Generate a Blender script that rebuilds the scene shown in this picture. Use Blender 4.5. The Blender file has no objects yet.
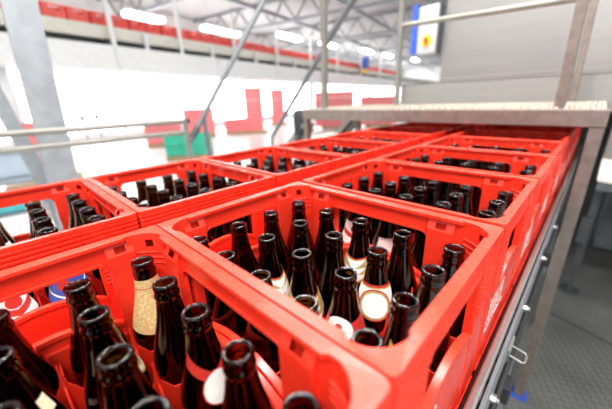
import bpy, bmesh, math, random
from mathutils import Vector, Matrix
random.seed(7)
PI = math.pi
SC = bpy.context.scene
COL = SC.collection
Z0 = 1.35                      # crate rims ride 1.35 m above the floor; geometry below is written relative to the rims
FL = -Z0                       # floor level in that frame

# ------------------------------------------------------------------ materials
def new_mat(name):
    m = bpy.data.materials.new(name); m.use_nodes = True
    nt = m.node_tree; b = nt.nodes['Principled BSDF']
    return m, nt, b
def noise(nt, scale, detail=3, rough=.5, vec=None, dist=0):
    tc = nt.nodes.new('ShaderNodeTexCoord')
    n = nt.nodes.new('ShaderNodeTexNoise'); n.inputs['Scale'].default_value = scale
    n.inputs['Detail'].default_value = detail; n.inputs['Roughness'].default_value = rough; n.inputs['Distortion'].default_value = dist
    if vec:
        mp = nt.nodes.new('ShaderNodeMapping'); mp.inputs['Scale'].default_value = vec
        nt.links.new(tc.outputs['Object'], mp.inputs['Vector']); nt.links.new(mp.outputs['Vector'], n.inputs['Vector'])
    else:
        nt.links.new(tc.outputs['Object'], n.inputs['Vector'])
    return n
def ramp(nt, src, stops):
    r = nt.nodes.new('ShaderNodeValToRGB'); e = r.color_ramp.elements
    e[0].position, e[0].color = stops[0][0], (*stops[0][1], 1)
    e[1].position, e[1].color = stops[-1][0], (*stops[-1][1], 1)
    for p, c in stops[1:-1]:
        k = e.new(p); k.color = (*c, 1)
    nt.links.new(src, r.inputs['Fac']); return r
def mat(name, c, rough=.5, metal=0, var=.12, scale=8, bump=0, spec=.5, vec=None, coat=0):
    m, nt, b = new_mat(name)
    n = noise(nt, scale, vec=vec)
    lo = tuple(x*(1-var) for x in c); hi = tuple(min(1, x*(1+var)) for x in c)
    r = ramp(nt, n.outputs['Fac'], [(.3, lo), (.7, hi)])
    nt.links.new(r.outputs['Color'], b.inputs['Base Color'])
    b.inputs['Roughness'].default_value = rough; b.inputs['Metallic'].default_value = metal
    b.inputs['Specular IOR Level'].default_value = spec
    b.inputs['Coat Weight'].default_value = coat; b.inputs['Coat Roughness'].default_value = .15
    if bump:
        bp = nt.nodes.new('ShaderNodeBump'); bp.inputs['Strength'].default_value = bump; bp.inputs['Distance'].default_value = .002
        nt.links.new(n.outputs['Fac'], bp.inputs['Height']); nt.links.new(bp.outputs['Normal'], b.inputs['Normal'])
    return m
def glow(name, c, s):
    m, nt, b = new_mat(name)
    b.inputs['Base Color'].default_value = (*c, 1); b.inputs['Emission Color'].default_value = (*c, 1); b.inputs['Emission Strength'].default_value = s
    return m

M = {}
def red_plastic():
    m, nt, b = new_mat('red_plastic')
    n = noise(nt, 14, 4); r = ramp(nt, n.outputs['Fac'], [(.3, (.84, .033, .014)), (.7, (.90, .045, .020))])
    s = noise(nt, 60, 5, .7, vec=(1, 1, .25)); k = ramp(nt, s.outputs['Fac'], [(.62, (0, 0, 0)), (.78, (.35, .35, .35))])
    mx = nt.nodes.new('ShaderNodeMixRGB'); mx.inputs['Color2'].default_value = (.80, .08, .05, 1)
    nt.links.new(k.outputs['Color'], mx.inputs['Fac']); nt.links.new(r.outputs['Color'], mx.inputs['Color1'])
    nt.links.new(mx.outputs['Color'], b.inputs['Base Color'])
    rr = ramp(nt, n.outputs['Fac'], [(.3, (.22,)*3), (.7, (.33,)*3)]); b.inputs['Specular IOR Level'].default_value = .38; nt.links.new(rr.outputs['Color'], b.inputs['Roughness'])
    bp = nt.nodes.new('ShaderNodeBump'); bp.inputs['Strength'].default_value = .15; bp.inputs['Distance'].default_value = .001
    nt.links.new(s.outputs['Fac'], bp.inputs['Height']); nt.links.new(bp.outputs['Normal'], b.inputs['Normal'])
    return m
M['red'] = red_plastic()
M['red_far'] = mat('red_plastic_plain', (.85, .08, .06), .4)
M['pallet_red'] = mat('hazed_red_plastic', (.90, .24, .25), .5)  # flare and strong light on the far stacks, painted as pale pink
M['green_crate'] = mat('green_plastic', (.05, .55, .36), .45)
def brown_glass():
    m, nt, b = new_mat('brown_glass')
    n = noise(nt, 5, 2); r = ramp(nt, n.outputs['Fac'], [(.3, (.085, .036, .007)), (.7, (.14, .062, .012))])
    nt.links.new(r.outputs['Color'], b.inputs['Base Color'])
    b.inputs['Transmission Weight'].default_value = 1; b.inputs['Roughness'].default_value = .035; b.inputs['IOR'].default_value = 1.5
    return m
M['glass'] = brown_glass()
M['white'] = mat('label_white', (.86, .84, .80), .45, var=.05, scale=60)
M['gold'] = mat('label_gold', (.62, .45, .16), .38, .35, var=.2, scale=120)
M['foil'] = mat('gold_foil', (.82, .58, .27), .42, .3, var=.28, scale=260, bump=.5)
M['lred'] = mat('label_red', (.50, .03, .02), .45, var=.08, scale=60)
M['lblue'] = mat('label_blue', (.03, .09, .42), .4, var=.1, scale=60)
M['silver'] = mat('label_silver', (.66, .66, .66), .35, .3, var=.08, scale=80)
M['cream'] = mat('label_cream', (.80, .70, .47), .5, var=.1, scale=90)
M['steel'] = mat('stainless_steel', (.56, .55, .53), .34, .9, var=.10, scale=30, vec=(1, 14, 14), bump=.04)
M['steel_dark'] = mat('worn_steel', (.26, .215, .19), .45, .7, var=.15, scale=25, bump=.08)
M['steel_panel'] = mat('brushed_steel_panel', (.345, .33, .32), .42, .6, var=.04, scale=4, vec=(.6, 1, 12))
M['tread'] = mat('serrated_tread_metal', (.48, .43, .36), .5, .6, var=.15, scale=40, bump=.1)
M['galv'] = mat('galvanised_steel', (.28, .30, .32), .5, .4, var=.12, scale=10, bump=.05)
M['tube'] = mat('tube_metal', (.24, .23, .205), .45, .5, var=.1, scale=12)
M['paint_white'] = mat('white_paint', (.80, .80, .79), .45, var=.04)
M['beige'] = mat('conveyor_beige_paint', (.72, .68, .60), .45, var=.06)
M['black'] = mat('black_rubber', (.02, .02, .022), .6, var=.2)
M['dark'] = mat('dark_machine_paint', (.05, .055, .06), .5, var=.2)
M['blue'] = mat('blue_paint', (.03, .10, .60), .4, var=.06)
M['yellow'] = mat('yellow_plastic', (.9, .62, .02), .4, var=.05)
M['knob'] = mat('red_knob_plastic', (.75, .06, .02), .4, var=.05)
M['rod'] = mat('dark_grey_tube', (.13, .14, .155), .5, .2, var=.08)
M['grey_box'] = mat('grey_enclosure', (.55, .56, .57), .4, .3, var=.04)
M['greyblue'] = mat('grey_blue_plastic', (.36, .43, .50), .5, var=.08)
M['teal'] = mat('teal_plastic', (.08, .45, .48), .45, var=.1)
M['wood'] = mat('pallet_wood', (.45, .33, .2), .7, var=.2, vec=(1, 8, 8))
M['hole'] = mat('tread_hole_shade', (.05, .045, .04), .6, var=.1)  # dark disc colour painted in for the shade inside each tread hole
M['lamp'] = glow('lamp_diffuser', (1, .99, .96), 14)
M['win'] = glow('daylit_translucent_glazing', (1, 1, 1), 3.2)
def worn_print():
    m, nt, b = new_mat('worn_white_print')
    n = noise(nt, 90, 6, .75); r = ramp(nt, n.outputs['Fac'], [(.40, (.80, .03, .018)), (.52, (.72, .60, .55))])
    nt.links.new(r.outputs['Color'], b.inputs['Base Color']); b.inputs['Roughness'].default_value = .45
    return m
M['print'] = worn_print()
def concrete():
    m, nt, b = new_mat('pale_sealed_concrete')
    n = noise(nt, .6, 6, .6); r = ramp(nt, n.outputs['Fac'], [(.3, (.70, .70, .70)), (.7, (.82, .82, .81))])
    nt.links.new(r.outputs['Color'], b.inputs['Base Color']); b.inputs['Roughness'].default_value = .35
    return m
M['concrete'] = concrete()
def chequer():
    m, nt, b = new_mat('chequer_plate')
    tc = nt.nodes.new('ShaderNodeTexCoord')
    mp = nt.nodes.new('ShaderNodeMapping'); mp.inputs['Scale'].default_value = (38, 38, 38); mp.inputs['Rotation'].default_value = (0, 0, .35)
    nt.links.new(tc.outputs['Object'], mp.inputs['Vector'])
    def wave(ang):
        q = nt.nodes.new('ShaderNodeMapping'); q.inputs['Rotation'].default_value = (0, 0, ang)
        nt.links.new(mp.outputs['Vector'], q.inputs['Vector'])
        w = nt.nodes.new('ShaderNodeTexWave'); w.inputs['Scale'].default_value = .45; w.bands_direction = 'X'
        nt.links.new(q.outputs['Vector'], w.inputs['Vector']); return w
    w1, w2 = wave(PI/4), wave(-PI/4)
    ck = nt.nodes.new('ShaderNodeTexChecker'); ck.inputs['Scale'].default_value = 1
    nt.links.new(mp.outputs['Vector'], ck.inputs['Vector'])
    mx = nt.nodes.new('ShaderNodeMixRGB'); nt.links.new(ck.outputs['Fac'], mx.inputs['Fac'])
    nt.links.new(w1.outputs['Color'], mx.inputs['Color1']); nt.links.new(w2.outputs['Color'], mx.inputs['Color2'])
    rp = ramp(nt, mx.outputs['Color'], [(.55, (0, 0, 0)), (.8, (1, 1, 1))])
    bp = nt.nodes.new('ShaderNodeBump'); bp.inputs['Strength'].default_value = .9; bp.inputs['Distance'].default_value = .004
    nt.links.new(rp.outputs['Color'], bp.inputs['Height']); nt.links.new(bp.outputs['Normal'], b.inputs['Normal'])
    n = noise(nt, 3, 5, .65); r = ramp(nt, n.outputs['Fac'], [(.3, (.10, .104, .096)), (.7, (.19, .193, .178))])
    m2 = nt.nodes.new('ShaderNodeMixRGB'); m2.blend_type = 'ADD'; m2.inputs['Color2'].default_value = (.14, .14, .13, 1)
    nt.links.new(rp.outputs['Color'], m2.inputs['Fac']); nt.links.new(r.outputs['Color'], m2.inputs['Color1'])
    nt.links.new(m2.outputs['Color'], b.inputs['Base Color'])
    b.inputs['Roughness'].default_value = .42; b.inputs['Metallic'].default_value = .45
    return m
M['chequer'] = chequer()
def decking():
    m, nt, b = new_mat('ribbed_roof_decking')
    tc = nt.nodes.new('ShaderNodeTexCoord'); w = nt.nodes.new('ShaderNodeTexWave'); w.inputs['Scale'].default_value = .8; w.bands_direction = 'X'
    nt.links.new(tc.outputs['Object'], w.inputs['Vector'])
    r = ramp(nt, w.outputs['Color'], [(.3, (.30, .285, .29)), (.6, (.42, .41, .41))]); nt.links.new(r.outputs['Color'], b.inputs['Base Color'])
    bp = nt.nodes.new('ShaderNodeBump'); bp.inputs['Strength'].default_value = .5; bp.inputs['Distance'].default_value = .05
    nt.links.new(w.outputs['Color'], bp.inputs['Height']); nt.links.new(bp.outputs['Normal'], b.inputs['Normal'])
    b.inputs['Roughness'].default_value = .6
    return m
M['deck'] = decking()

# ------------------------------------------------------------------ mesh builder
class MB:
    def __init__(s): s.v, s.f, s.m = [], [], []
    def add(s, vs, fs, mi=0):
        o = len(s.v); s.v += [tuple(v) for v in vs]
        for f in fs: s.f.append(tuple(i+o for i in f)); s.m.append(mi)
    def box(s, x0, x1, y0, y1, z0, z1, mi=0):
        s.add([(x, y, z) for z in (z0, z1) for y in (y0, y1) for x in (x0, x1)],
              [(0, 2, 3, 1), (4, 5, 7, 6), (0, 1, 5, 4), (2, 6, 7, 3), (0, 4, 6, 2), (1, 3, 7, 5)], mi); return s
    def tube(s, p0, p1, r0, r1=None, n=12, mi=0, cap=True):
        r1 = r0 if r1 is None else r1
        p0, p1 = Vector(p0), Vector(p1); d = (p1-p0).normalized()
        a = d.orthogonal().normalized(); b = d.cross(a)
        vs = [p+(a*math.cos(2*PI*k/n)+b*math.sin(2*PI*k/n))*r for p, r in ((p0, r0), (p1, r1)) for k in range(n)]
        fs = [(k, (k+1) % n, n+(k+1) % n, n+k) for k in range(n)]
        if cap: fs += [tuple(range(n-1, -1, -1)), tuple(range(n, 2*n))]
        s.add(vs, fs, mi); return s
    def bar(s, p0, p1, w, h, up=(0, 0, 1), mi=0):
        p0, p1 = Vector(p0), Vector(p1); d = (p1-p0).normalized(); a = d.cross(Vector(up))
        a = d.orthogonal() if a.length < 1e-4 else a
        a.normalize(); b = a.cross(d).normalized()
        vs = [p+a*(w/2*i)+b*(h/2*j) for p in (p0, p1) for i, j in ((-1, -1), (1, -1), (1, 1), (-1, 1))]
        s.add(vs, [(0, 3, 2, 1), (4, 5, 6, 7), (0, 1, 5, 4), (1, 2, 6, 5), (2, 3, 7, 6), (3, 0, 4, 7)], mi); return s
    def ibeam(s, p0, p1, w, h, t, up, mi=0):
        p0, p1 = Vector(p0), Vector(p1); d = (p1-p0).normalized(); a = d.cross(Vector(up)).normalized(); b = a.cross(d).normalized()
        s.bar(p0, p1, t, h, up, mi)
        for k in (-1, 1): s.bar(p0+b*k*(h/2-t/2), p1+b*k*(h/2-t/2), w, t, up, mi)
        return s
    def path(s, pts, r, n=8, mi=0):
        for i in range(len(pts)-1): s.tube(pts[i], pts[i+1], r, n=n, mi=mi)
        return s
    def lathe(s, prof, n=28, mi=0, c=(0, 0, 0), closed=False):
        vs = [(c[0]+r*math.cos(2*PI*k/n), c[1]+r*math.sin(2*PI*k/n), c[2]+z) for r, z in prof for k in range(n)]
        fs = []; L = len(prof)
        for i in range(L if closed else L-1):
            j = (i+1) % L
            for k in range(n):
                k2 = (k+1) % n
                fs.append((i*n+k, i*n+k2, j*n+k2, j*n+k))
        s.add(vs, fs, mi); return s
    def build(s, name, mats, parent=None, smooth=False, bevel=0, seg=2, auto=None):
        me = bpy.data.meshes.new(name); me.from_pydata(s.v, [], s.f); me.validate()
        if not isinstance(mats, (list, tuple)): mats = [mats]
        for m in mats: me.materials.append(m)
        me.polygons.foreach_set('material_index', s.m[:len(me.polygons)]) if len(s.m) == len(me.polygons) else None
        bm = bmesh.new(); bm.from_mesh(me); bmesh.ops.recalc_face_normals(bm, faces=bm.faces); bm.to_mesh(me); bm.free()
        o = bpy.data.objects.new(name, me); COL.objects.link(o)
        if smooth: me.polygons.foreach_set('use_smooth', [True]*len(me.polygons))
        if auto: me.set_sharp_from_angle(angle=math.radians(auto))
        if bevel:
            b = o.modifiers.new('bevel', 'BEVEL'); b.width = bevel; b.segments = seg; b.limit_method = 'ANGLE'; b.angle_limit = math.radians(40)
        if parent: o.parent = parent
        return o
def tag(o, label=None, cat=None, group=None, kind=None):
    for k, v in (('label', label), ('category', cat), ('group', group), ('kind', kind)):
        if v: o[k] = v
    return o
def thing(name, label, cat, loc=(0, 0, 0), rz=0, group=None):
    o = bpy.data.objects.new(name, None); COL.objects.link(o); o.empty_display_size = .05
    o.location = loc; o.rotation_euler = (0, 0, rz); return tag(o, label, cat, group)
def copy_tree(o, parent=None):
    c = o.copy(); COL.objects.link(c); c.parent = parent
    for ch in list(KIDS.get(o.name, [])):
        k = copy_tree(ch, c)
    return c
KIDS = {}
def register(o):
    for c in bpy.data.objects:
        if c.parent: KIDS.setdefault(c.parent.name, [])
        if c.parent and c not in KIDS[c.parent.name]: KIDS[c.parent.name].append(c)

# ------------------------------------------------------------------ the bottle crate
H, HX, HY = .29, .1995, .1545
PX, PY = .0764, .0735
def wall_map(axis, sgn):
    if axis == 'x':   # wall facing +-x, running along y
        return (lambda u, d, z: (sgn*(HX-d), u, z)), HY, .0815
    return (lambda u, d, z: (u, sgn*(HY-d), z)), HX, .1
def opening(u, a):
    t = min(1, abs(u)/a)
    zt = H-.034; zb = H-.107-.026*t*t
    e = a-abs(u)
    if e < .012:                      # rounded corners of the hand hole
        k = .012-math.sqrt(max(0, .012**2-(.012-e)**2)); zt -= k
        zb -= 0
    return zb, zt
def crate_body():
    b = MB()
    for axis in 'xy':
        for sg in (-1, 1):
            f, h, a = wall_map(axis, sg)
            us = [-h+.002, -a] + [-a+a*2*k/36 for k in range(1, 36)] + [a, h-.002]
            # finer sampling near the ends of the hand hole
            ex = [.001, .002, .0035, .006, .009]
            us = sorted(set(us+[-a+e for e in ex]+[a-e for e in ex]))
            T0, T1 = .0028, .0068
            def strip(zlo, zhi, us, d0, d1):
                vs, fs = [], []
                for u in us:
                    for d in (d0, d1):
                        vs += [f(u, d, zlo(u)), f(u, d, zhi(u))]
                n = len(us)
                for i in range(n-1):
                    p, q = i*4, (i+1)*4
                    fs += [(p, q, q+1, p+1), (p+2, p+3, q+3, q+2), (p, p+2, q+2, q), (p+1, q+1, q+3, p+3)]
                fs += [(0, 1, 3, 2), ((n-1)*4, (n-1)*4+2, (n-1)*4+3, (n-1)*4+1)]
                b.add(vs, fs)
            mid = [u for u in us if -a <= u <= a]
            strip(lambda u: opening(u, a)[1], lambda u: H-.001, mid, T0, T1)
            strip(lambda u: 0, lambda u: opening(u, a)[0], mid, T0, T1)
            w = .036 if axis == 'x' else .040
            for s2 in (-1, 1):      # solid strip, hollow pillar backed by a thin outer skin, solid strip
                for ua, ub, d1 in ((a, a+.003, T1), (a+.003, a+w-.003, .0032), (a+w-.003, h-.002, T1)):
                    strip(lambda u: 0, lambda u: H-.001, sorted((s2*ua, s2*ub)), .0026 if d1 > .005 else .0016, d1)
            # rounded lip over the lower edge of the hand hole and a stepped inner panel below it
            strip(lambda u: opening(u, a)[0]-.006, lambda u: opening(u, a)[0]+.001, mid, .0002, .0095)
            strip(lambda u: .004, lambda u: opening(u, a)[0]-.020, mid, T1-.001, .0115)
            # finger lip under the top band
            strip(lambda u: opening(u, a)[1]-.0005, lambda u: opening(u, a)[1]+.004, mid, .0008, .0085)
            # outer moulded lines
            for k in range(5):
                z = H-.010-.0075*k
                strip(lambda u: z-.002, lambda u: z+.002, [-h+.003, -a-.004] if k == 4 else [-h+.003, h-.003], 0, T0+.0005)
                if k == 4: strip(lambda u: z-.002, lambda u: z+.002, [a+.004, h-.003], 0, T0+.0005)
            for k in range(5, 14):
                z = H-.010-.0075*k
                for s2 in (-1, 1):
                    u0, u1 = sorted((s2*(a+.006), s2*(h-.003)))
                    strip(lambda u: z-.0018, lambda u: z+.0018, [u0, u1], .0002, T0+.0005)
            # base ridge
            strip(lambda u: 0, lambda u: .02, [-h, h], 0, T0+.0005)
            # pillars beside the hand hole, sloped head with a square pocket
            for s2 in (-1, 1):
                w = .036 if axis == 'x' else .040
                u0, u1 = s2*(a+.001), s2*(a+w)
                D = .0145; zs, zt = H-.024, H-.0075
                P = [f(u0, T1-.001, .004), f(u1, T1-.001, .004), f(u1, D, .004), f(u0, D, .004),
                     f(u0, T1-.001, zt), f(u1, T1-.001, zt), f(u1, D, zs), f(u0, D, zs)]
                b.add(P, [(0, 1, 2, 3), (0, 3, 7, 4), (1, 5, 6, 2), (2, 6, 7, 3)])
                # sloped head, pocket sunk into it
                A, B, C_, D_ = [Vector(P[i]) for i in (4, 5, 6, 7)]
                def q(s, t): return (A.lerp(B, s)).lerp(D_.lerp(C_, s), t)
                cx = .5
                ring = [q(cx-.2, .30), q(cx+.2, .30), q(cx+.2, .84), q(cx-.2, .84)]
                nin = Vector(f(0, 0, 0))-Vector(f(0, .012, 0)); nin = nin*.45+Vector((0, 0, -.045))
                deep = [v+nin for v in ring]
                o = [A, B, C_, D_]
                b.add(o+ring, [(0, 1, 5, 4), (1, 2, 6, 5), (2, 3, 7, 6), (3, 0, 4, 7)])
    # corner shells, ribs and rim
    cx, cy, R = 2*PX, 1.5*PY, .0365
    for sx in (-1, 1):
        for sy in (-1, 1):
            arc = [(cx+R*math.cos(t), cy+R*math.sin(t)) for t in [PI/2*k/10 for k in range(11)]]
            vs, fs = [], []
            for x, y in arc:
                dx, dy = (x-cx)/R*.0025, (y-cy)/R*.0025
                vs += [(sx*(x+e*dx), sy*(y+e*dy), z) for z in (.004, H-.024, H-.012, H-.006) for e in (0, 1)]
            for i in range(10):
                p, q_ = i*8, i*8+8
                for l in range(3):
                    if l == 1 and 4 <= i <= 5: continue
                    fs += [(p+2*l, p+2*l+2, q_+2*l+2, q_+2*l), (p+2*l+1, q_+2*l+1, q_+2*l+3, p+2*l+3)]
                fs.append((p+6, p+7, q_+7, q_+6))
            b.add(vs, fs)
            for z in (H-.028, H-.037, H-.046):
                pts = [(sx*(cx+(R-.0005)*math.cos(t)), sy*(cy+(R-.0005)*math.sin(t)), z-.004*math.sin(t*2)) for t in [PI/2*k/8 for k in range(9)]]
                b.path(pts, .0017, n=6)
    # rim ring
    inner, outer = [], []
    def corner(sx, sy, rev):
        ks = range(0, 11)
        pts = []
        for k in ks:
            t = PI/2*k/10
            ix, iy = cx+R*math.cos(t), cy+R*math.sin(t)
            ix, iy = min(ix, HX-.009), min(iy, HY-.009)
            # outer: rounded rectangle corner
            rc = .007
            ox, oy = HX-rc+rc*math.cos(t), HY-rc+rc*math.sin(t)
            pts.append(((sx*ix, sy*iy), (sx*ox, sy*oy)))
        pts = [((sx*(HX-.0135), sy*(cy-.004)), (sx*HX, sy*(cy-.004)))] + pts + [((sx*(cx-.004), sy*(HY-.0135)), (sx*(cx-.004), sy*HY))]
        return pts[::-1] if rev else pts
    for sx, sy, rev in ((1, 1, False), (-1, 1, True), (-1, -1, False), (1, -1, True)):
        for i, o in corner(sx, sy, rev): inner.append(i); outer.append(o)
    n = len(inner)
    zt, zb = H, H-.0065
    vs = [(x, y, zt) for x, y in outer]+[(x, y, zt-.0012) for x, y in inner]+[(x, y, zb) for x, y in outer]+[(x, y, zb) for x, y in inner]
    fs = []
    for i in range(n):
        j = (i+1) % n
        fs += [(i, j, n+j, n+i), (2*n+i, 3*n+i, 3*n+j, 2*n+j), (i, 2*n+i, 2*n+j, j), (n+i, n+j, 3*n+j, 3*n+i)]
    b.add(vs, fs)
    # floor plate
    b.box(-HX+.003, HX-.003, -HY+.003, HY-.003, 0, .006)
    return b
def divider():
    b = MB()
    xs = [(-1.5+k)*PX for k in range(4)]; ys = [(-1+k)*PY for k in range(3)]
    def fin(p0, p1, nodes, fixed, axis):
        ts = sorted(set([p0, p1]+[nd+e for nd in nodes for e in (-.024, -.016, -.010, -.006, -.004, -.002, 0, .002, .004, .006, .010, .016, .024)]))
        ts = [t for t in ts if p0 <= t <= p1]
        vs, fs = [], []
        for t in ts:
            d = min(abs(t-nd) for nd in nodes)
            z = H-.092-.030*min(1, d/.003) if d < .004 else H-.122-.035*min(1, (d-.004)/.02)
            if abs(t) > nodes[-1]+.02: z += .012
            for w in (-.0011, .0011):
                for zz in (.006, z): vs.append((t, fixed+w, zz) if axis == 'x' else (fixed+w, t, zz))
        for i in range(len(ts)-1):
            p, q = 4*i, 4*i+4
            fs += [(p, q, q+1, p+1), (p+2, p+3, q+3, q+2), (p+1, q+1, q+3, p+3)]
        b.add(vs, fs)
    for y in ys: fin(-HX+.006, HX-.006, xs, y, 'x')
    for x in xs: fin(-HY+.006, HY-.006, ys, x, 'y')
    return b
def printed():
    b = MB()
    # worn white lettering-like print on the conveyor-rail side of the crate
    def st(u0, z0, u1, z1, w=.006): b.bar((HX-.0012, u0, z0), (HX-.0012, u1, z1), .0012, w, up=(0, 1, .001))
    z = H-.185; u = -.135
    for k in range(5):
        st(u, z, u+.006, z+.045); st(u+.006, z+.045, u+.014, z); st(u+.002, z+.018, u+.012, z+.018, .005)
        u += .021
    st(-.14, z-.012, -.02, z-.012, .004)
    return b
proto_crate = thing('bottle_crate', 'x', 'crate', group='open red bottle crates on the conveyor')
crate_body().build('crate_body', M['red'], proto_crate, smooth=True, bevel=.0009, auto=35)
divider().build('divider_grid', M['red'], proto_crate)
tag(printed().build('printed_mark', M['print'], proto_crate), 'worn white print')
# hollows inside the crate look dark from real depth only

# ------------------------------------------------------------------ the bottle
BH = .2545
def profile():
    return [(.0, .004), (.020, .003), (.0285, 0), (.0315, .002), (.0325, .007), (.0325, .012), (.0323, .09), (.0325, .138), (.0318, .150), (.0295, .163), (.0262, .175),
            (.0228, .187), (.0198, .198), (.0175, .208), (.0160, .217), (.0150, .224), (.0142, .2290), (.0138, .2325),
            (.0140, .2345), (.0147, .2358), (.0149, .2380), (.0147, .2402), (.0139, .2420), (.0136, .2440),
            (.0138, .2458), (.0142, .2475), (.0143, .2500), (.0141, .2525), (.0134, .2540), (.0124, .2545)]
def inner_profile():
    return [(.0112, .2543), (.0100, .2532), (.0095, .2490), (.0092, .2400), (.0100, .2290), (.0115, .220), (.0140, .205), (.0172, .194), (.0205, .182), (.0245, .169), (.0278, .156), (.0298, .143),
            (.0302, .09), (.0302, .016), (.027, .0085), (.012, .0095), (.0, .011)]
def rad(z):
    p = profile()[2:]
    for (r0, z0), (r1, z1) in zip(p, p[1:]):
        if z0 <= z <= z1: return r0+(r1-r0)*(z-z0)/max(1e-6, z1-z0)
    return p[-1][0]
def build_bottle(name_parent):
    b = MB(); b.lathe(profile()+inner_profile(), n=28)
    return b.build('glass_body', M['glass'], name_parent, smooth=True)
def wrap(b, zlo, zhi, t0, t1, off, mi, nt=20, nz=7):
    vs, fs = [], []
    for i in range(nt+1):
        t = t0+(t1-t0)*i/nt; lo, hi = zlo(t), zhi(t)
        for j in range(nz+1):
            z = lo+(hi-lo)*j/nz; r = rad(z)+off
            vs.append((r*math.cos(t), r*math.sin(t), z))
    for i in range(nt):
        for j in range(nz):
            p = i*(nz+1)+j; fs.append((p, p+nz+1, p+nz+2, p+1))
    b.add(vs, fs, mi)
def oval(b, zc, rz, ht, off, mi):
    wrap(b, lambda t: zc-rz*math.sqrt(max(0, 1-(t/ht)**2)), lambda t: zc+rz*math.sqrt(max(0, 1-(t/ht)**2)), -ht, ht, off, mi)
LM = ['white', 'gold', 'lred', 'lblue', 'silver', 'cream', 'foil']
def label_mesh(kind):
    b = MB(); c = lambda v: (lambda t: v)
    V = lambda z, k: (lambda t: z+k*abs(t))
    if kind == 'shield':
        wrap(b, V(.158, .018), V(.208, .0), -1.6, 1.6, .0004, 2); wrap(b, V(.161, .018), V(.205, -.001), -1.6, 1.6, .0006, 1)
        wrap(b, V(.163, .018), V(.203, -.001), -1.6, 1.6, .0008, 0)
        oval(b, .180, .0225, .98, .0011, 2); oval(b, .180, .0205, .90, .0013, 1); oval(b, .180, .0175, .76, .0015, 0)
    elif kind == 'chevron':
        for z0, z1, m_, o in ((.140, .190, 2, .0004), (.143, .188, 1, .0006), (.145, .186, 0, .0008), (.158, .162, 1, .0010), (.171, .173, 1, .0010)):
            wrap(b, V(z0, .022), V(z1, .004), -1.5, 1.5, o, m_)
    elif kind == 'foil':
        wrap(b, V(.152, .004), c(.2300), -PI, PI, .0005, 6, nt=32); wrap(b, c(.2170), c(.2182), -PI, PI, .0008, 2, nt=32)
    elif kind == 'red_oval':
        wrap(b, V(.176, .014), V(.188, .016), -1.5, 1.5, .0004, 2); oval(b, .172, .0195, .66, .0007, 2); oval(b, .172, .0180, .60, .0009, 0)
    elif kind == 'red_disc':
        wrap(b, V(.165, .006), V(.190, .006), -1.9, 1.9, .0004, 2); oval(b, .186, .0155, .80, .0007, 0); oval(b, .189, .0042, .2, .0009, 2)
    elif kind == 'cream':
        wrap(b, c(.100), V(.150, .005), -1.0, 1.0, .0004, 5)
    elif kind == 'gold_collar':
        wrap(b, V(.160, .015), V(.178, .02), -1.6, 1.6, .0004, 1); wrap(b, V(.163, .015), V(.170, .018), -1.6, 1.6, .0006, 5)
    elif kind == 'tags':
        wrap(b, c(.180), c(.200), -.32, .22, .0005, 5)
    elif kind == 'tag_strip':
        wrap(b, c(.150), c(.157), -.35, .5, .0005, 0)
    elif kind == 'silver':
        wrap(b, c(.160), c(.192), -.75, .75, .0004, 4); wrap(b, c(.164), c(.188), -.62, .62, .0006, 0)
    elif kind == 'blue':
        wrap(b, V(.150, .012), c(.210), -2.2, 2.2, .0004, 3); wrap(b, V(.166, .012), V(.169, .012), -2.2, 2.2, .0007, 0)
        oval(b, .188, .008, .4, .0008, 2)
    elif kind == 'white_red':
        wrap(b, V(.150, .010), c(.205), -2.2, 2.2, .0004, 0); wrap(b, V(.168, .010), V(.178, .010), -2.2, 2.2, .0006, 2); oval(b, .190, .009, .45, .0008, 2)
    elif kind == 'blue_badge':
        oval(b, .180, .0200, .9, .0005, 0); oval(b, .180, .0120, .5, .0008, 3); oval(b, .180, .005, .2, .0010, 1)
    return b
proto_bottle = thing('beer_bottle', 'x', 'bottle', group='open brown bottles standing in the crates')
build_bottle(proto_bottle)
LABELDATA = {}
LDESC = {'shield': ('oval white emblem neck label', 'white and gold neck label with an oval emblem'), 'chevron': ('white and gold chevron neck label',) * 2,
         'foil': ('gold foil around its neck',) * 2, 'red_oval': ('red collar and white oval label',) * 2, 'red_disc': ('round white and red neck label',) * 2,
         'cream': ('cream shoulder label',) * 2, 'gold_collar': ('gold neck collar',) * 2, 'tags': ('small cream neck tag',) * 2, 'tag_strip': ('thin pale strip',) * 2, 'silver': ('square silver label',) * 2,
         'blue': ('dark blue neck label',) * 2, 'white_red': ('white and red neck label',) * 2, 'blue_badge': ('round white and blue badge',) * 2}
LP = {}
for k in LDESC:
    o = label_mesh(k).build('neck_label', [M[x] for x in LM], None, smooth=True)
    LP[k] = o
register(None)

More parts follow.
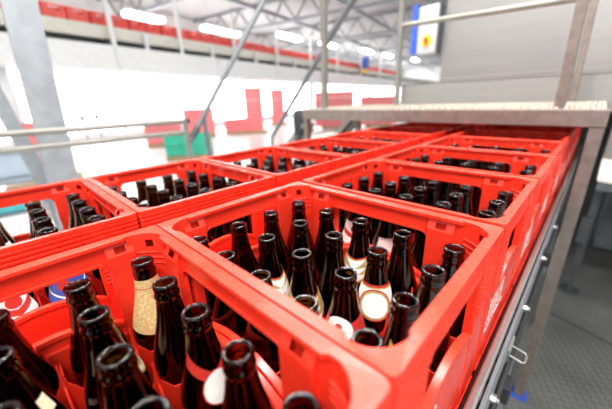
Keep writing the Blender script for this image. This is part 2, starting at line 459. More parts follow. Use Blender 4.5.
CAM = Vector((.4596, -.1415, .1735))
P = .318
names = {-1: 'nearest', 0: 'second', 1: 'third', 2: 'fourth', 3: 'fifth', 4: 'sixth', 5: 'seventh', 6: 'eighth', 7: 'ninth', 8: 'tenth'}
ordw = ['first', 'second', 'third', 'fourth', 'fifth']
SPECIAL = {('R', 0, 1, 1): 'chevron', ('R', 0, 2, 1): 'chevron', ('R', 0, 3, 2): 'shield', ('R', 0, 2, 3): 'chevron', ('R', 0, 3, 1): 'red_disc', ('R', 0, 4, 1): 'gold_collar',
           ('R', 0, 4, 3): 'gold_collar', ('R', 1, 1, 0): 'white_red', ('R', 1, 2, 0): 'silver', ('R', 1, 0, 0): 'gold_collar', ('R', -1, 0, 3): 'foil', ('R', -1, 2, 3): 'red_oval',
           ('R', -1, 3, 3): 'cream', ('R', -1, 1, 2): 'gold_collar', ('R', -1, 1, 1): 'tags', ('L', -1, 4, 1): 'white_red', ('L', -1, 4, 2): 'blue', ('L', 0, 4, 0): 'blue_badge',
           ('R', 1, 3, 1): 'cream', ('R', 1, 4, 0): 'cream', ('L', 1, 2, 3): 'blue', ('L', 0, 3, 3): 'cream', ('L', 0, 1, 0): 'gold_collar', ('L', -1, 2, 3): 'white_red', ('L', 1, 3, 3): 'white_red',
           ('R', 2, 2, 2): 'white_red', ('L', -1, 1, 1): 'white_red', ('L', 0, 0, 1): 'red_disc'}
ROT = {('R', 0, 1, 1): .7, ('R', 0, 2, 1): .25, ('R', 0, 2, 3): -.35, ('R', 0, 3, 1): -.35, ('R', -1, 1, 1): .9, ('R', -1, 1, 2): 1.3, ('R', -1, 2, 3): .35, ('R', 0, 4, 1): .9, ('R', 0, 4, 3): -.9, ('L', -1, 4, 1): .3, ('L', -1, 4, 2): -.3}
YOFF = {-1: -.1605, 0: .1510, 1: .4700}
bi = 0
for row in range(-1, 9):
    for lane in 'RL':
        cxw = .2020 if lane == 'R' else -.2745
        cyw = YOFF.get(row, .152+row*P)
        cxw += random.uniform(-.0008, .0008) if row > 1 else 0
        c = proto_crate if (row == -1 and lane == 'R') else copy_tree(proto_crate)
        c.location = (cxw, cyw, -H)
        side = 'rail-side' if lane == 'R' else 'left-hand'
        c['label'] = {-1: f'open red bottle crate, nearest of the {side} lane' + (' at lower left' if lane == 'R' else ' at the left edge'),
                      0: 'large red crate in the middle of the photo, second of the rail-side lane' if lane == 'R' else 'red bottle crate, second of the left-hand lane before the green crates'}.get(
                      row, f'red bottle crate, {names[row]} from the camera in the {side} lane' + (' under the catwalk' if row > 3 else ''))
        if row > 4: continue
        for i in range(5):
            for j in range(4):
                b = proto_bottle if bi == 0 else copy_tree(proto_bottle)
                bi += 1
                k = SPECIAL.get((lane, row, i, j))
                x = cxw+(i-2)*PX+random.uniform(-.0009, .0009); y = cyw+(j-1.5)*PY+random.uniform(-.0005, .0005)+(.005 if row == -1 else -.0025)
                b.location = (x, y, -H+.0085); b.rotation_euler = (0, 0, 0)
                loc = f'{ordw[i]} from left, {ordw[j]} row back, {names[row]} {side} crate'
                b['label'] = (f'brown bottle, {loc}')
                if k:
                    lb = LP[k] if LP[k].parent is None else None
                    if lb is None:
                        lb = LP[k].copy(); COL.objects.link(lb)
                    lb.parent = b
                    lb.rotation_euler = (0, 0, math.atan2(CAM.y-y, CAM.x-x)+ROT.get((lane, row, i, j), 0))
                    lb['label'] = LDESC[k][1]
                    if k == 'tags':
                        l2 = LP['tag_strip']; l2.parent = b; l2.rotation_euler = lb.rotation_euler; l2['label'] = 'thin pale paper strip'
                    if k == 'foil': b['label'] = 'brown bottle with gold foil wrapped around its neck, nearest rail-side crate'
                    else: b['label'] = f'bottle with {LDESC[k][0]}, {ordw[i]} from left, row {ordw[j]}, {names[row]} {side} crate'.replace('row first', 'front row').replace('row second', 'second row').replace('row third', 'third row').replace('row fourth', 'back row')
for k, o in LP.items():
    if o.parent is None: bpy.data.objects.remove(o)

# ------------------------------------------------------------------ crate conveyor below
cv = thing('crate_conveyor', 'stainless steel conveyor carrying the two lanes of red crates', 'conveyor', (0, 0, FL))
def cvp(name, mb, m, **k):
    for i, v in enumerate(mb.v): mb.v[i] = (v[0], v[1], v[2]-FL)
    return mb.build(name, m, cv, **k)
for x0, x1, nm in ((.409, .422, 'guide_rail'), (-.502, -.488, 'guide_rail')):
    cvp(nm, MB().box(x0, x1, -.7, 3.4, -.262, -.250), M['steel'], bevel=.003)
cvp('side_channel', MB().box(.424, .430, -.7, 3.4, -.36, -.266).box(.418, .430, -.7, 3.4, -.36, -.354), M['galv'], bevel=.001)
cvp('side_channel', MB().box(-.510, -.504, -.7, 3.4, -.42, -.255).box(-.53, -.51, -.7, 3.4, -.261, -.255), M['galv'], bevel=.001)
cvp('gap_shade_strip', MB().box(.4035, .4085, -.7, 3.4, -.30, -.268), M['black'])  # black strip added for the shade in the gap between crates and rail
m = MB()
for k in range(66): m.tube((-.502, -.68+k*.062, -.3165), (.424, -.68+k*.062, -.3165), .0255, n=12)
tag(cvp('roller_bed', m, M['steel_dark'], smooth=True, auto=40), kind=None)
cvp('drip_tray', MB().box(-.50, .43, -.7, 3.4, -.416, -.41), M['dark'])
for y in (-.5, 1.15, 2.9):
    for x in (-.49, .405): cvp('leg', MB().box(x-.018, x+.018, y-.02, y+.02, FL, -.42), M['galv'], bevel=.002)
for y in (.32, .62, .92, 1.22):
    m = MB(); m.tube((.430, y, -.31), (.438, y, -.31), .008, n=6); m.tube((.438, y, -.31), (.443, y, -.31), .004, n=8)
    cvp('bolt', m, M['steel'], smooth=True, auto=40)
m = MB(); zz = -.335
m.path([(.430, .47, zz), (.456, .47, zz-.005), (.460, .476, zz-.006), (.460, .496, zz-.006), (.456, .502, zz-.005), (.430, .502, zz)], .0022)
m.box(.429, .434, .46, .512, zz-.018, zz+.018)
cvp('wire_clip', m, M['steel'], smooth=True, auto=40)
cvp('sensor_block', MB().box(.430, .452, .40, .44, -.395, -.355), M['black'], bevel=.003)
cvp('sensor_block', MB().box(.430, .452, .95, .99, -.35, -.30), M['black'], bevel=.003)
m = MB(); m.tube((.436, -.6, -.352), (.436, 3.2, -.352), .005)
cvp('cable_run', m, M['black'], smooth=True)

# ------------------------------------------------------------------ catwalk over the conveyor
cw = thing('catwalk', 'stainless steel catwalk crossing over the crate lanes', 'walkway', (-.28, 1.4, FL))
def cwp(name, mb, m, **k):
    for i, v in enumerate(mb.v): mb.v[i] = (v[0]+.28, v[1]-1.4, v[2]-FL)
    return mb.build(name, m, cw, **k)
cwp('front_beam', MB().box(-1.04, .494, 1.40, 1.445, .040, .103), M['steel_dark'], bevel=.003)
cwp('rear_beam', MB().box(-1.04, .494, 2.05, 2.09, .040, .103), M['steel_dark'], bevel=.003)
cwp('side_beam', MB().box(-1.04, -.995, 1.445, 2.05, .045, .10), M['steel_dark'], bevel=.002)
cwp('side_beam', MB().box(.443, .488, 1.445, 2.05, .045, .10), M['steel_dark'], bevel=.002)
m = MB()
for k in range(5): m.box(-1.035, .484, 1.404+k*.136, 1.404+k*.136+.130, .103, .1065)
for i in range(50):
    for j in range(20):
        x = -1.02+i*.0302+(.015 if j % 2 else 0); y = 1.415+j*.0335
        if x > .48: continue
        n = 6
        vs = [(x+r*math.cos(2*PI*q/n), y+r*math.sin(2*PI*q/n), z) for r, z in ((.0105, .1065), (.0075, .1145), (.0045, .1145), (.0040, .1075)) for q in range(n)]
        for lv in range(3):
            m.add(vs[lv*n:(lv+2)*n], [(q, (q+1) % n, n+(q+1) % n, n+q) for q in range(n)], 0)
        m.add(vs[3*n:], [tuple(range(n))], 1)
cwp('tread_plate', m, [M['tread'], M['hole']])
for x, y in ((.449, 1.405), (-1.04, 1.405), (.449, 2.05), (-1.04, 2.05)):
    lg = cwp('leg', MB().box(x, x+(.044 if x > 0 else .036), y, y+.044, FL+.012, .04), M['steel_dark'], bevel=.003)
    ft = MB().box(x-.012, x+.056, y-.012, y+.056, FL, FL+.012)
    f_ = cwp('foot_plate', ft, M['blue'] if (x > 0 and y < 2) else M['steel'], bevel=.001); f_.parent = lg
cwp('rail_post', MB().bar((.347, 1.425, .103), (.328, 1.425, 1.1), .034, .034, up=(0, 1, 0)), M['steel_dark'], bevel=.004)
cwp('rail_post', MB().bar((-.857, 1.425, .103), (-.853, 1.425, 1.1), .034, .034, up=(0, 1, 0)), M['tube'], bevel=.004)
cwp('rail_post', MB().bar((.350, 2.03, .103), (.322, 2.03, 1.1), .030, .030, up=(0, 1, 0)), M['steel_dark'], bevel=.004)
cwp('rail_post', MB().bar((-.655, 2.03, .103), (-.668, 2.03, 1.1), .030, .030, up=(0, 1, 0)), M['tube'], bevel=.004)
cwp('mid_rail', MB().tube((-.66, 2.03, .632), (.60, 2.03, .585), .016), M['tube'], smooth=True, auto=50)
cwp('top_rail', MB().tube((-.66, 2.03, 1.1), (.60, 2.03, 1.1), .019), M['tube'], smooth=True, auto=50)
cwp('top_rail', MB().tube((-.95, 1.425, 1.1), (.35, 1.425, 1.1), .019), M['tube'], smooth=True, auto=50)
cwp('toe_board', MB().box(-.66, .70, 2.092, 2.098, .06, .250).box(-.66, .70, 2.092, 2.112, .245, .250), M['steel_panel'], bevel=.001)

# stairs at the catwalk's left end
st = thing('access_stairs', 'grey metal stairs climbing to the left end of the catwalk', 'stairs', (-2.45, 1.75, FL))
def stp(name, mb, m, **k):
    for i, v in enumerate(mb.v): mb.v[i] = (v[0]+2.45, v[1]-1.75, v[2]-FL)
    return mb.build(name, m, st, **k)
for y in (1.47, 2.05): stp('stringer', MB().bar((-1.05, y, .0), (-2.38, y, FL+.02), .02, .12, up=(0, 1, 0)).bar((-1.05, y, .0), (-2.38, y, FL+.02), .02, .12), M['tube'], bevel=.002)
for k in range(6):
    t = (k+.7)/6.5; stp('tread', MB().box(-1.05-1.33*t-.10, -1.05-1.33*t+.09, 1.48, 2.04, -1.33*t-.01, -1.33*t+.015), M['tread'], bevel=.002)
stp('handrail', MB().tube((-.42, 1.60, 1.09), (-1.63, 1.60, -.14), .017).tube((-1.63, 1.60, -.14), (-1.63, 1.60, -.56), .014), M['rod'], smooth=True, auto=50)
# dark cloth hung on the catwalk leg
m = MB(); random.seed(3)
pr = [(.0, .10), (.022, .105), (.040, .085), (.048, .03), (.050, -.03), (.044, -.075), (.0, -.085)]
N_ = 18
vs = [((r*(1+.22*math.sin(3*a_+z*30)))*math.cos(a_)*1.05, (r*(1+.18*math.sin(2*a_+1)))*math.sin(a_), z) for r, z in pr for a_ in [2*PI*q/N_ for q in range(N_)]]
fs = [(i*N_+q, i*N_+(q+1) % N_, (i+1)*N_+(q+1) % N_, (i+1)*N_+q) for i in range(len(pr)-1) for q in range(N_)]
m.add(vs, fs)
o = m.build('black_cloth', M['black'], smooth=True); o.location = (-1.105, 1.44, .0)
tag(o, "black cloth bundle hung at the catwalk's left leg", 'cloth')

# ------------------------------------------------------------------ machine cabinet at right back
cb = thing('machine_housing', 'large brushed steel machine housing behind the catwalk', 'machine', (.9, 3.2, FL))
def cbp(name, mb, m, par=None, **k):
    for i, v in enumerate(mb.v): mb.v[i] = (v[0]-.9, v[1]-3.2, v[2]-FL)
    return mb.build(name, m, par or cb, **k)
cbp('housing', MB().box(-.555, 2.6, 2.55, 4.2, .12, 1.55), M['steel_panel'], bevel=.006)
cbp('skirt_panel', MB().box(-.552, 2.59, 2.545, 2.55, .10, .30), M['steel_panel'], bevel=.001)
cbp('support', MB().box(1.3, 1.38, 2.8, 2.9, FL, .12), M['galv'], bevel=.003)
cbp('support', MB().box(-.62, -.56, 2.7, 2.8, FL, .12), M['galv'], bevel=.003)
cbp('support', MB().box(2.4, 2.5, 2.6, 2.7, FL, .12), M['galv'], bevel=.003)
cbp('support', MB().box(2.4, 2.5, 4.0, 4.1, FL, .12), M['galv'], bevel=.003)
cbp('rear_panel', MB().box(-.55, 2.5, 3.75, 3.8, FL, .12), M['dark'])
# control box on the housing's left front
ct = thing('control_box', 'grey switch box with yellow and red isolator beside the steel housing', 'switch box', (-.655, 2.49, .655))
MB().box(-.085, .085, -.04, .058, -.165, .17).build('enclosure', M['grey_box'], ct, bevel=.005)
tag(MB().box(-.098, -.086, -.07, .058, -.165, .185).box(-.122, -.098, -.07, -.058, -.165, .185).build('side_plate', M['blue'], ct, bevel=.002), 'blue side plate')
MB().box(.086, .098, -.02, .058, -.17, .17).build('hinge_strip', M['dark'], ct, bevel=.002)
sw = MB().tube((.005, -.047, -.075), (.005, -.0405, -.075), .042, n=24).build('isolator_plate', M['yellow'], ct, smooth=True, auto=40); sw['label'] = 'yellow round plate'
MB().tube((.005, -.062, -.075), (.005, -.047, -.075), .017, n=16).box(-.004, .014, -.075, -.06, -.10, -.05).build('knob', M['knob'], sw, bevel=.002)
ct.scale = (.92, 1, 1)
# side machine at the right edge
sm = thing('side_frame', 'grey steel side frame with chute at the right edge behind the catwalk leg', 'machine frame', (.75, 2.35, FL))
def smp(name, mb, m, **k):
    for i, v in enumerate(mb.v): mb.v[i] = (v[0]-.75, v[1]-2.35, v[2]-FL)
    return mb.build(name, m, sm, **k)
smp('cross_beam', MB().box(.565, 1.7, 2.56, 2.66, -.47, -.36), M['galv'], bevel=.004)
smp('upper_panel', MB().box(.55, 1.7, 2.66, 2.70, -.36, .095), M['steel_panel'], bevel=.004)
m = MB(); m.add([(.55, 2.46, -.37), (.85, 2.46, -.40), (.85, 2.66, -.30), (.55, 2.66, -.27), (.55, 2.46, -.385), (.85, 2.46, -.415), (.85, 2.66, -.315), (.55, 2.66, -.285)],
                [(0, 1, 2, 3), (4, 7, 6, 5), (0, 4, 5, 1), (1, 5, 6, 2), (2, 6, 7, 3), (3, 7, 4, 0)])
smp('chute', m, M['beige'])
smp('dark_case', MB().box(.66, 1.65, 2.95, 3.4, -1.02, -.30), M['dark'], bevel=.005)
smp('upright', MB().box(1.6, 1.66, 2.58, 2.64, FL, -.40), M['galv'], bevel=.003)
smp('upright', MB().box(1.6, 1.66, 2.96, 3.02, FL, -1.0), M['galv'], bevel=.003)
smp('leg', MB().box(.568, .612, 2.70, 2.75, -1.12, -.36), M['dark'], bevel=.003)
smp('bracket', MB().box(.545, .60, 2.64, 2.70, -.90, -.70), M['dark'], bevel=.004)
ft = smp('levelling_foot', MB().tube((.592, 2.727, FL), (.592, 2.727, FL+.02), .065, n=20).tube((.592, 2.727, FL+.02), (.592, 2.727, -1.10), .012), M['dark'], smooth=True, auto=40)

# ------------------------------------------------------------------ guard rails on the left
gr = thing('guard_rail', 'pair of horizontal grey guard tubes with end post left of the crates', 'railing', (-2.2, 1.08, FL))
def grp(par, o_, name, mb, m, **k):
    for i, v in enumerate(mb.v): mb.v[i] = (v[0]-o_[0], v[1]-o_[1], v[2]-FL)
    return mb.build(name, m, par, **k)
grp(gr, (-2.2, 1.08), 'upper_tube', MB().tube((-2.2, -1.2, .030), (-2.2, 1.09, .024), .0215, n=16), M['tube'], smooth=True, auto=50)
grp(gr, (-2.2, 1.08), 'lower_tube', MB().tube((-2.2, -1.2, -.070), (-2.2, 1.09, -.073), .0215, n=16), M['tube'], smooth=True, auto=50)
grp(gr, (-2.2, 1.08), 'end_post', MB().tube((-2.2, 1.08, FL), (-2.2, 1.08, .045), .022, n=16), M['tube'], smooth=True, auto=50)
grp(gr, (-2.2, 1.08), 'end_cap', MB().tube((-2.2, 1.09, .024), (-2.2, 1.12, .024), .023, n=16), M['black'], smooth=True, auto=50)
grp(gr, (-2.2, 1.08), 'post', MB().tube((-2.2, -1.1, FL), (-2.2, -1.1, .03), .022, n=16), M['tube'], smooth=True, auto=50)
dr = thing('diagonal_rail', 'slanting dark grey tube rail rising behind the guard rail', 'railing', (-2.26, 1.27, FL))
grp(dr, (-2.26, 1.27), 'slanted_tube', MB().tube((-2.26, 2.9, 2.1), (-2.26, 1.10, -.20), .024, n=16), M['rod'], smooth=True, auto=50)
grp(dr, (-2.26, 1.27), 'clamp', MB().tube((-2.26, 1.22, -.047), (-2.26, 1.16, -.123), .031, n=16), M['dark'], smooth=True, auto=50)
grp(dr, (-2.26, 1.27), 'post', MB().tube((-2.26, 1.30, FL), (-2.26, 1.30, .055), .020, n=16), M['rod'], smooth=True, auto=50)

# leaning galvanised legs at left
o = MB().bar((-2.8, .375, 3.0), (-2.8, .135, FL), .21, .06, (1, 0, 0)).build('steel_beam', M['galv'], bevel=.002)
tag(o, 'wide galvanised steel beam slanting up at the left, in front of the windows', 'beam')
o = MB().ibeam((-3.15, -.05, .42), (-3.15, .115, -.72), .11, .10, .010, (1, 0, 0)).bar((-3.15, .10, -.72), (-3.15, .10, FL), .09, .09, (1, 0, 0)).bar((-3.15, -.05, .42), (-3.15, .38, 2.2), .08, .08, (1, 0, 0)).build('bent_strut', M['galv'], bevel=.002)
tag(o, 'narrow bent grey strut at the left edge behind the wide beam', 'beam')

# ------------------------------------------------------------------ the hall
A_ = math.radians(-11.7); D = Vector((math.sin(A_), math.cos(A_), 0)); N = Vector((-D.y, D.x, 0))
def W(s, q, z): p = CAM+D*s+N*q; return Vector((p.x, p.y, z))
RZ = math.atan2(D.y, D.x)          # local x axis of hall objects runs along D
def hall_box(mb, s0, s1, q0, q1, z0, z1, mi=0):
    vs = [W(s, q, z) for z in (z0, z1) for q in (q0, q1) for s in (s0, s1)]
    mb.add(vs, [(0, 2, 3, 1), (4, 5, 7, 6), (0, 1, 5, 4), (2, 6, 7, 3), (0, 4, 6, 2), (1, 3, 7, 5)], mi); return mb
def struct(name, mb, m): o = mb.build(name, m); o['kind'] = 'structure'; return o
struct('floor', hall_box(MB(), -8, 60, -12, 17, FL-.1, FL-.004), M['concrete'])
m = MB().box(-.35, 3.2, -1.6, 6, FL-.004, FL); struct('floor_plate', m, M['chequer'])
# shallow joint strip on the chequer plate
o = MB().bar((.52, 2.31, FL+.001), (1.6, 1.93, FL+.001), .012, .004).build('trim_1', M['dark']); o['kind'] = 'structure'
struct('ceiling', hall_box(MB(), -2, 60, -1.5, 17, 4.6, 4.7), M['deck'])
struct('wall_left', hall_box(hall_box(hall_box(MB(), -8, 60, 15.5, 15.7, FL, -.95), -8, 60, 15.5, 15.7, 2.9, 4.6), -8, -4, 15.5, 15.7, -.95, 2.9), M['paint_white'])
struct('wall_back', hall_box(MB(), 58, 58.2, -1.5, 15.5, FL, 4.6), M['paint_white'])
k = 0
for s in range(-4, 58, 6):
    k += 1
    w = hall_box(MB(), s+.08, s+5.92, 15.56, 15.62, -.95, 2.9).build(f'window_{k}', M['win']); w['kind'] = 'structure'
    fr = MB()
    for ss in (s, s+1.98, s+3.96): hall_box(fr, ss-.04, ss+.04, 15.5, 15.66, -.95, 2.9)
    hall_box(fr, s, s+6, 15.5, 15.66, .95, 1.02)
    fr.build('window_frame', M['paint_white'], w)
# overhead conveyor
oc = thing('overhead_conveyor', 'beige elevated conveyor running high across the hall', 'conveyor', W(0, 8, FL), RZ)
inv = Matrix.Translation(W(0, 8, FL)) @ Matrix.Rotation(RZ, 4, 'Z'); inv = inv.inverted()
def ocp(name, mb, m, **k):
    mb.v = [tuple(inv @ Vector(v)) for v in mb.v]; return mb.build(name, m, oc, **k)
ocp('side_frame', hall_box(MB(), -1, 56, 7.72, 7.80, 1.60, 1.86), M['beige'])
ocp('side_frame', hall_box(MB(), -1, 56, 8.25, 8.32, 1.60, 1.86), M['beige'])
ocp('belt', hall_box(MB(), -1, 56, 7.80, 8.25, 1.82, 1.86), M['dark'])
m = MB()
for s in range(0, 56, 2): hall_box(m, s, s+.12, 7.7, 8.4, 1.50, 1.60)
hall_box(m, -1, 56, 7.95, 8.15, 1.50, 1.60)
ocp('under_frame', m, M['dark'])
wb = hall_box(MB(), -1, 56, 7.5, 8.6, .92, 1.44).build('white_beam', M['paint_white'])
tag(wb, 'long white boxed beam below the overhead conveyor', 'beam')
m = MB()
for s in range(1, 56, 3): hall_box(m, s, s+.05, 7.49, 7.5, .92, 1.44)
m.build('panel_joint', M['beige'], wb)
for s in (4.07, 5.85, 7.9, 10.18, 12.73, 15.49, 18.8, 22.5, 27):
    o = MB().tube(W(0, 0, 0), W(0, 0, 0)+Vector((0, 0, 1.35)), .055, n=10).build('white_post', M['paint_white'], smooth=True, auto=50)
    o.data.transform(Matrix.Translation(-W(0, 0, 0))); o.location = W(s, 7.56, 1.44)
    tag(o, 'slim white upright post standing on the white beam beside the overhead crates', 'post', 'white posts along the overhead conveyor')
for s in (2.69, 4.9, 7.0, 9.0, 11.5): 
    o = hall_box(MB(), s-.04, s+.04, 7.60, 7.68, 1.44, 1.80).build('support_bracket', M['paint_white'])
    tag(o, 'short white bracket between white beam and overhead conveyor', 'bracket', 'short brackets under the overhead conveyor')
for s in (2.1, 13.6, 22, 32, 42, 52):
    o = hall_box(MB(), s-.1, s+.1, 8.0, 8.2, FL, .92).build('support_column', M['paint_white'])
    tag(o, 'white column holding up the long white beam', 'column', 'white columns under the beam')
# small crates for the overhead line and the pallets
def far_crate(mt, name, sx=.4, sy=.3, sz=.28, closed=False):
    b = MB(); hx, hy = sx/2, sy/2; t = .012
    if closed: b.box(-hx+.014, hx-.014, -hy+.014, hy-.014, .01, sz*.9)
    b.box(-hx, hx, -hy, hy, 0, .01)
    for s in (-1, 1):
        y0, y1 = sorted((s*hy, s*(hy-t)))
        b.box(-hx, hx, y0, y1, 0, sz*.58).box(-hx, hx, y0, y1, sz*.84, sz).box(-hx, -hx*.45, y0, y1, sz*.58, sz*.84).box(hx*.45, hx, y0, y1, sz*.58, sz*.84)
        x0, x1 = sorted((s*hx, s*(hx-t)))
        b.box(x0, x1, -hy, hy, 0, sz*.58).box(x0, x1, -hy, hy, sz*.84, sz).box(x0, x1, -hy, -hy*.45, sz*.58, sz*.84).box(x0, x1, hy*.45, hy, sz*.58, sz*.84)
    for s in (-1, 1): b.box(-hx-.004, hx+.004, s*hy-.004, s*hy+.004, sz-.03, sz)
    return b.build(name, mt)
fc = far_crate(M['red_far'], 'bottle_crate'); first = True
for k in range(66):
    o = fc if first else fc.copy()
    if not first: COL.objects.link(o)
    first = False
    o.location = W(-.2+k*.425+random.uniform(-.01, .01), 8.02, 1.862); o.rotation_euler = (0, 0, RZ)
    tag(o, 'small red crate riding high on the overhead conveyor', 'crate', 'red crates on the overhead conveyor')
# drive box on the overhead line
dv = thing('drive_box', 'dark blue and yellow drive unit on the overhead conveyor', 'motor', W(19.2, 7.55, 1.60), RZ)
MB().box(-.25, .25, -.25, .12, .12, .9).build('motor_housing', M['blue'], dv, bevel=.02)
MB().box(-.35, .10, -.30, .10, 0, .22).build('yellow_guard', M['yellow'], dv, bevel=.02)

# pallet stacks on the hall floor
def pallet(x, y, rz, label, group=None):
    t = thing('pallet', label, 'pallet', (x, y, FL), rz, group)
    m = MB()
    for k in range(5): m.box(-.6, .6, -.4+k*.165, -.4+k*.165+.13, .11, .13)
    m.build('deck_boards', M['wood'], t)
    m = MB()
    for yy in (-.39, -.05, .29): m.box(-.6, .6, yy, yy+.1, 0, .11)
    m.build('bearers', M['wood'], t)
protoP = {}
def stack(x, y, rz, nx, ny, nz, mt, colname, place):
    pallet(x, y, rz, f'wooden pallet under the {place}')
    for k in range(nz):
        for i in range(nx):
            for j in range(ny):
                if colname not in protoP: o = protoP[colname] = far_crate(mt, 'bottle_crate', closed=True)
                else: o = protoP[colname].copy(); COL.objects.link(o)
                lx, ly = (i-(nx-1)/2)*.405, (j-(ny-1)/2)*.305
                o.location = (x+lx*math.cos(rz)-ly*math.sin(rz), y+lx*math.sin(rz)+ly*math.cos(rz), FL+.13+k*.285); o.rotation_euler = (0, 0, rz)
                tag(o, f'{colname} plastic crate in the {place}', 'crate', f'crates in the {place}')
f = math.radians(50)
stack(-7.95, 3.75, math.radians(55), 3, 2, 2, M['green_crate'], 'green', 'low green pallet stack behind the guard rail')
stack(-12.6, 6.55, f, 3, 2, 4, M['pallet_red'], 'red', 'taller red pallet stack behind the green crates')
stack(-12.3, 8.4, f, 3, 2, 2, M['pallet_red'], 'red', 'lower red stack beside the taller red stack')
stack(-11.3, 4.4, math.radians(60), 3, 2, 3, M['pallet_red'], 'red', 'red pallet stack left of the green crates')
stack(-11.7, 9.0, f, 2, 2, 7, M['pallet_red'], 'red', 'high red tower left of the stairs')
stack(-14.3, 12.8, f, 2, 2, 7, M['pallet_red'], 'red', 'far high red tower beside the stairs')
stack(-9.6, 12.6, f, 5, 1, 6, M['pallet_red'], 'red', 'red stack between stairs and catwalk post')
stack(-8.0, 14.4, f, 5, 1, 5, M['pallet_red'], 'red', 'red stack seen left above the catwalk deck')
stack(-6.4, 16.4, f, 4, 1, 5, M['pallet_red'], 'red', 'red stack seen in the middle above the catwalk deck')
stack(-4.9, 17.9, f, 3, 1, 5, M['pallet_red'], 'red', 'red stack seen right above the catwalk deck')
stack(-7.6, .42, math.radians(80), 1, 1, 4, M['red_far'], 'red', 'narrow red stack behind the wide galvanised beam')
# cart with bins at the left edge
ca = thing('parts_cart', 'grey blue cart with bins at the left edge behind the guard tubes', 'cart', (-5.2, -.25, FL), math.radians(85))
m = MB()
for x in (-.55, .55):
    for y in (-.3, .3): m.box(x-.02, x+.02, y-.02, y+.02, .12, 1.0)
m.box(-.57, .57, -.32, .32, .18, .21); m.box(-.57, .57, -.32, .32, .60, .63)
m.build('frame', M['galv'], ca)
MB().box(-.5, .5, -.28, .28, .66, .70).box(-.5, .5, -.28, -.25, .63, .95).box(-.5, .5, .25, .28, .63, .95).box(-.5, -.47, -.28, .28, .63, .95).box(.47, .5, -.28, .28, .63, .95).build('bin', M['greyblue'], ca)
for x in (-.5, .5):
    for y in (-.27, .27): MB().tube((x, y-.02, .06), (x, y+.02, .06), .06, n=16).box(x-.02, x+.02, y-.025, y+.025, .10, .13).build('wheel', M['black'], ca)
tb = far_crate(M['teal'], 'storage_crate', .55, .4, .22); tb.location = (-5.2, -.25, FL+.212); tb.rotation_euler = (0, 0, math.radians(85))
tag(tb, 'teal plastic crate on the lower shelf of the cart', 'crate')
# slim poles by the windows
for x, y in ((-6.0, 1.02), (-6.3, 1.30)):
    o = MB().tube((0, 0, 0), (0, 0, 2.0), .012, n=8).lathe([(.0, 1.28), (.04, 1.30), (.04, 1.38), (.0, 1.40)], n=10).build('slim_pole', M['galv'], smooth=True, auto=50)
    o.location = (x, y, FL); tag(o, 'thin grey pole standing between the wide beam and the green crates', 'pole', 'thin poles in front of the windows')
# roof trusses
for n_, s in enumerate((3.5, 8, 13, 18.5, 25, 32, 40)):
    t = thing('roof_truss', 'grey steel lattice truss under the hall ceiling', 'truss', W(s, 7, 3.6), RZ, 'roof trusses')
    iv = (Matrix.Translation(W(s, 7, 3.6)) @ Matrix.Rotation(RZ, 4, 'Z')).inverted()
    def tp(nm, mb): mb.v = [tuple(iv @ Vector(v)) for v in mb.v]; mb.build(nm, M['galv'], t)
    tp('bottom_chord', hall_box(MB(), s-.06, s+.06, -1.4, 15.4, 3.55, 3.67)); tp('top_chord', hall_box(MB(), s-.06, s+.06, -1.4, 15.4, 4.46, 4.58))
    m = MB()
    for k in range(12): 
        q0 = -1.2+k*1.38; m.bar(W(s, q0, 3.62), W(s, q0+.69, 4.5), .07, .07); m.bar(W(s, q0+.69, 4.5), W(s, q0+1.38, 3.62), .07, .07)
    tp('web_members', m)
for q in (3.2, 6.2, 9.6):
    o = hall_box(MB(), -2, 56, q, q+.16, 3.90, 4.06).build('roof_duct', M['galv']); tag(o, 'long grey duct running under the ceiling', 'duct', 'long ducts under the ceiling')
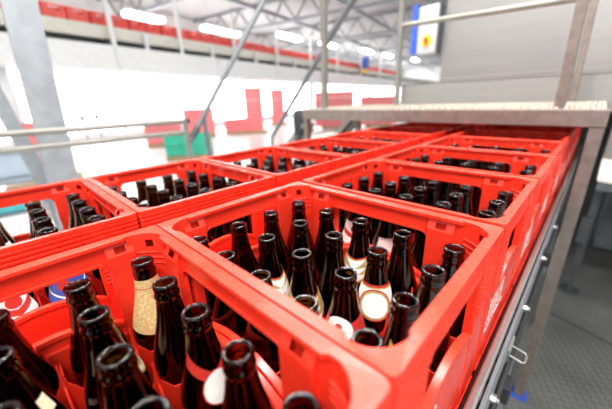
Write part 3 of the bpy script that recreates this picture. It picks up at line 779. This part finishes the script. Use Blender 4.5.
# ceiling lamps
def lamp(s, q, z, L=1.9, rz=RZ, label='white strip lamp hanging from the hall ceiling'):
    t = thing('ceiling_lamp', label, 'lamp', W(s, q, z), rz, 'strip lamps hanging under the roof')
    MB().box(-L/2, L/2, -.17, .17, 0, .07).build('lamp_housing', M['paint_white'], t)
    MB().box(-L/2+.03, L/2-.03, -.16, .16, -.09, 0).build('diffuser', M['lamp'], t)
    for x in (-L/2+.2, L/2-.2): MB().tube((x, 0, .07), (x, 0, 4.6-z), .008, n=6).build('hanger', M['galv'], t)
for s, q, z in ((5.8, 8.9, 2.55), (9.0, 9.2, 2.70), (12.3, 8.4, 2.85), (16.0, 8.3, 2.95), (20.8, 8.0, 3.10), (25.5, 8.0, 3.25), (33.0, 7.6, 3.5)):
    lamp(s, q, z, 1.1 if s < 6 else 1.7)
for s, q, z in ((5.0, 3.4, 3.45), (5.0, -.4, 3.45), (11, 1.6, 3.45), (.6, 3.0, 3.45), (17, 1.6, 3.4), (25, 1.8, 3.4)):
    lamp(s, q, z, label='white strip lamp over the crate lanes')

# ------------------------------------------------------------------ light
def area(name, loc, sx, sy, e, target, c=(1, 1, 1)):
    l = bpy.data.lights.new(name, 'AREA'); l.shape = 'RECTANGLE'; l.size = sx; l.size_y = sy; l.energy = e; l.color = c
    o = bpy.data.objects.new(name, l); COL.objects.link(o); o.location = loc
    o.rotation_euler = (Vector(target)-Vector(loc)).to_track_quat('-Z', 'Y').to_euler(); return o
area('hall_lamp_light', (-.6, 1.0, 3.2), 1.9, .6, 130, (0, .6, 0), (1, .98, .95))
area('hall_lamp_light', (1.4, -1.2, 2.7), 1.9, .6, 90, (0, .3, 0), (1, .98, .95))
area('hall_lamp_light', (-2.2, 2.6, 3.1), 1.9, .6, 90, (0, .9, 0), (1, .98, .95))
wd = bpy.data.worlds.new('world'); SC.world = wd; wd.use_nodes = True
bg = wd.node_tree.nodes['Background']; bg.inputs['Color'].default_value = (.95, .98, 1, 1); bg.inputs['Strength'].default_value = .6

# ------------------------------------------------------------------ camera
cd = bpy.data.cameras.new('camera'); cam = bpy.data.objects.new('camera', cd); COL.objects.link(cam)
cd.sensor_width = 36; cd.lens = 292.83/612*36; cd.clip_start = .01; cd.clip_end = 200
a, b_, c_ = .770302, 1.225421, -.0346929
cam.matrix_world = Matrix.Translation(CAM) @ (Matrix.Rotation(a, 4, 'Z') @ Matrix.Rotation(b_, 4, 'X') @ Matrix.Rotation(c_, 4, 'Z'))
cd.dof.use_dof = True; cd.dof.focus_distance = .45; cd.dof.aperture_fstop = 2.5
SC.camera = cam
for o in list(COL.objects):
    if o.parent is None: o.location.z += Z0
SC.view_settings.view_transform = 'Standard'; SC.view_settings.look = 'None'; SC.view_settings.gamma = 1
SC.view_settings.use_curve_mapping = False; SC.view_settings.exposure = 0.85
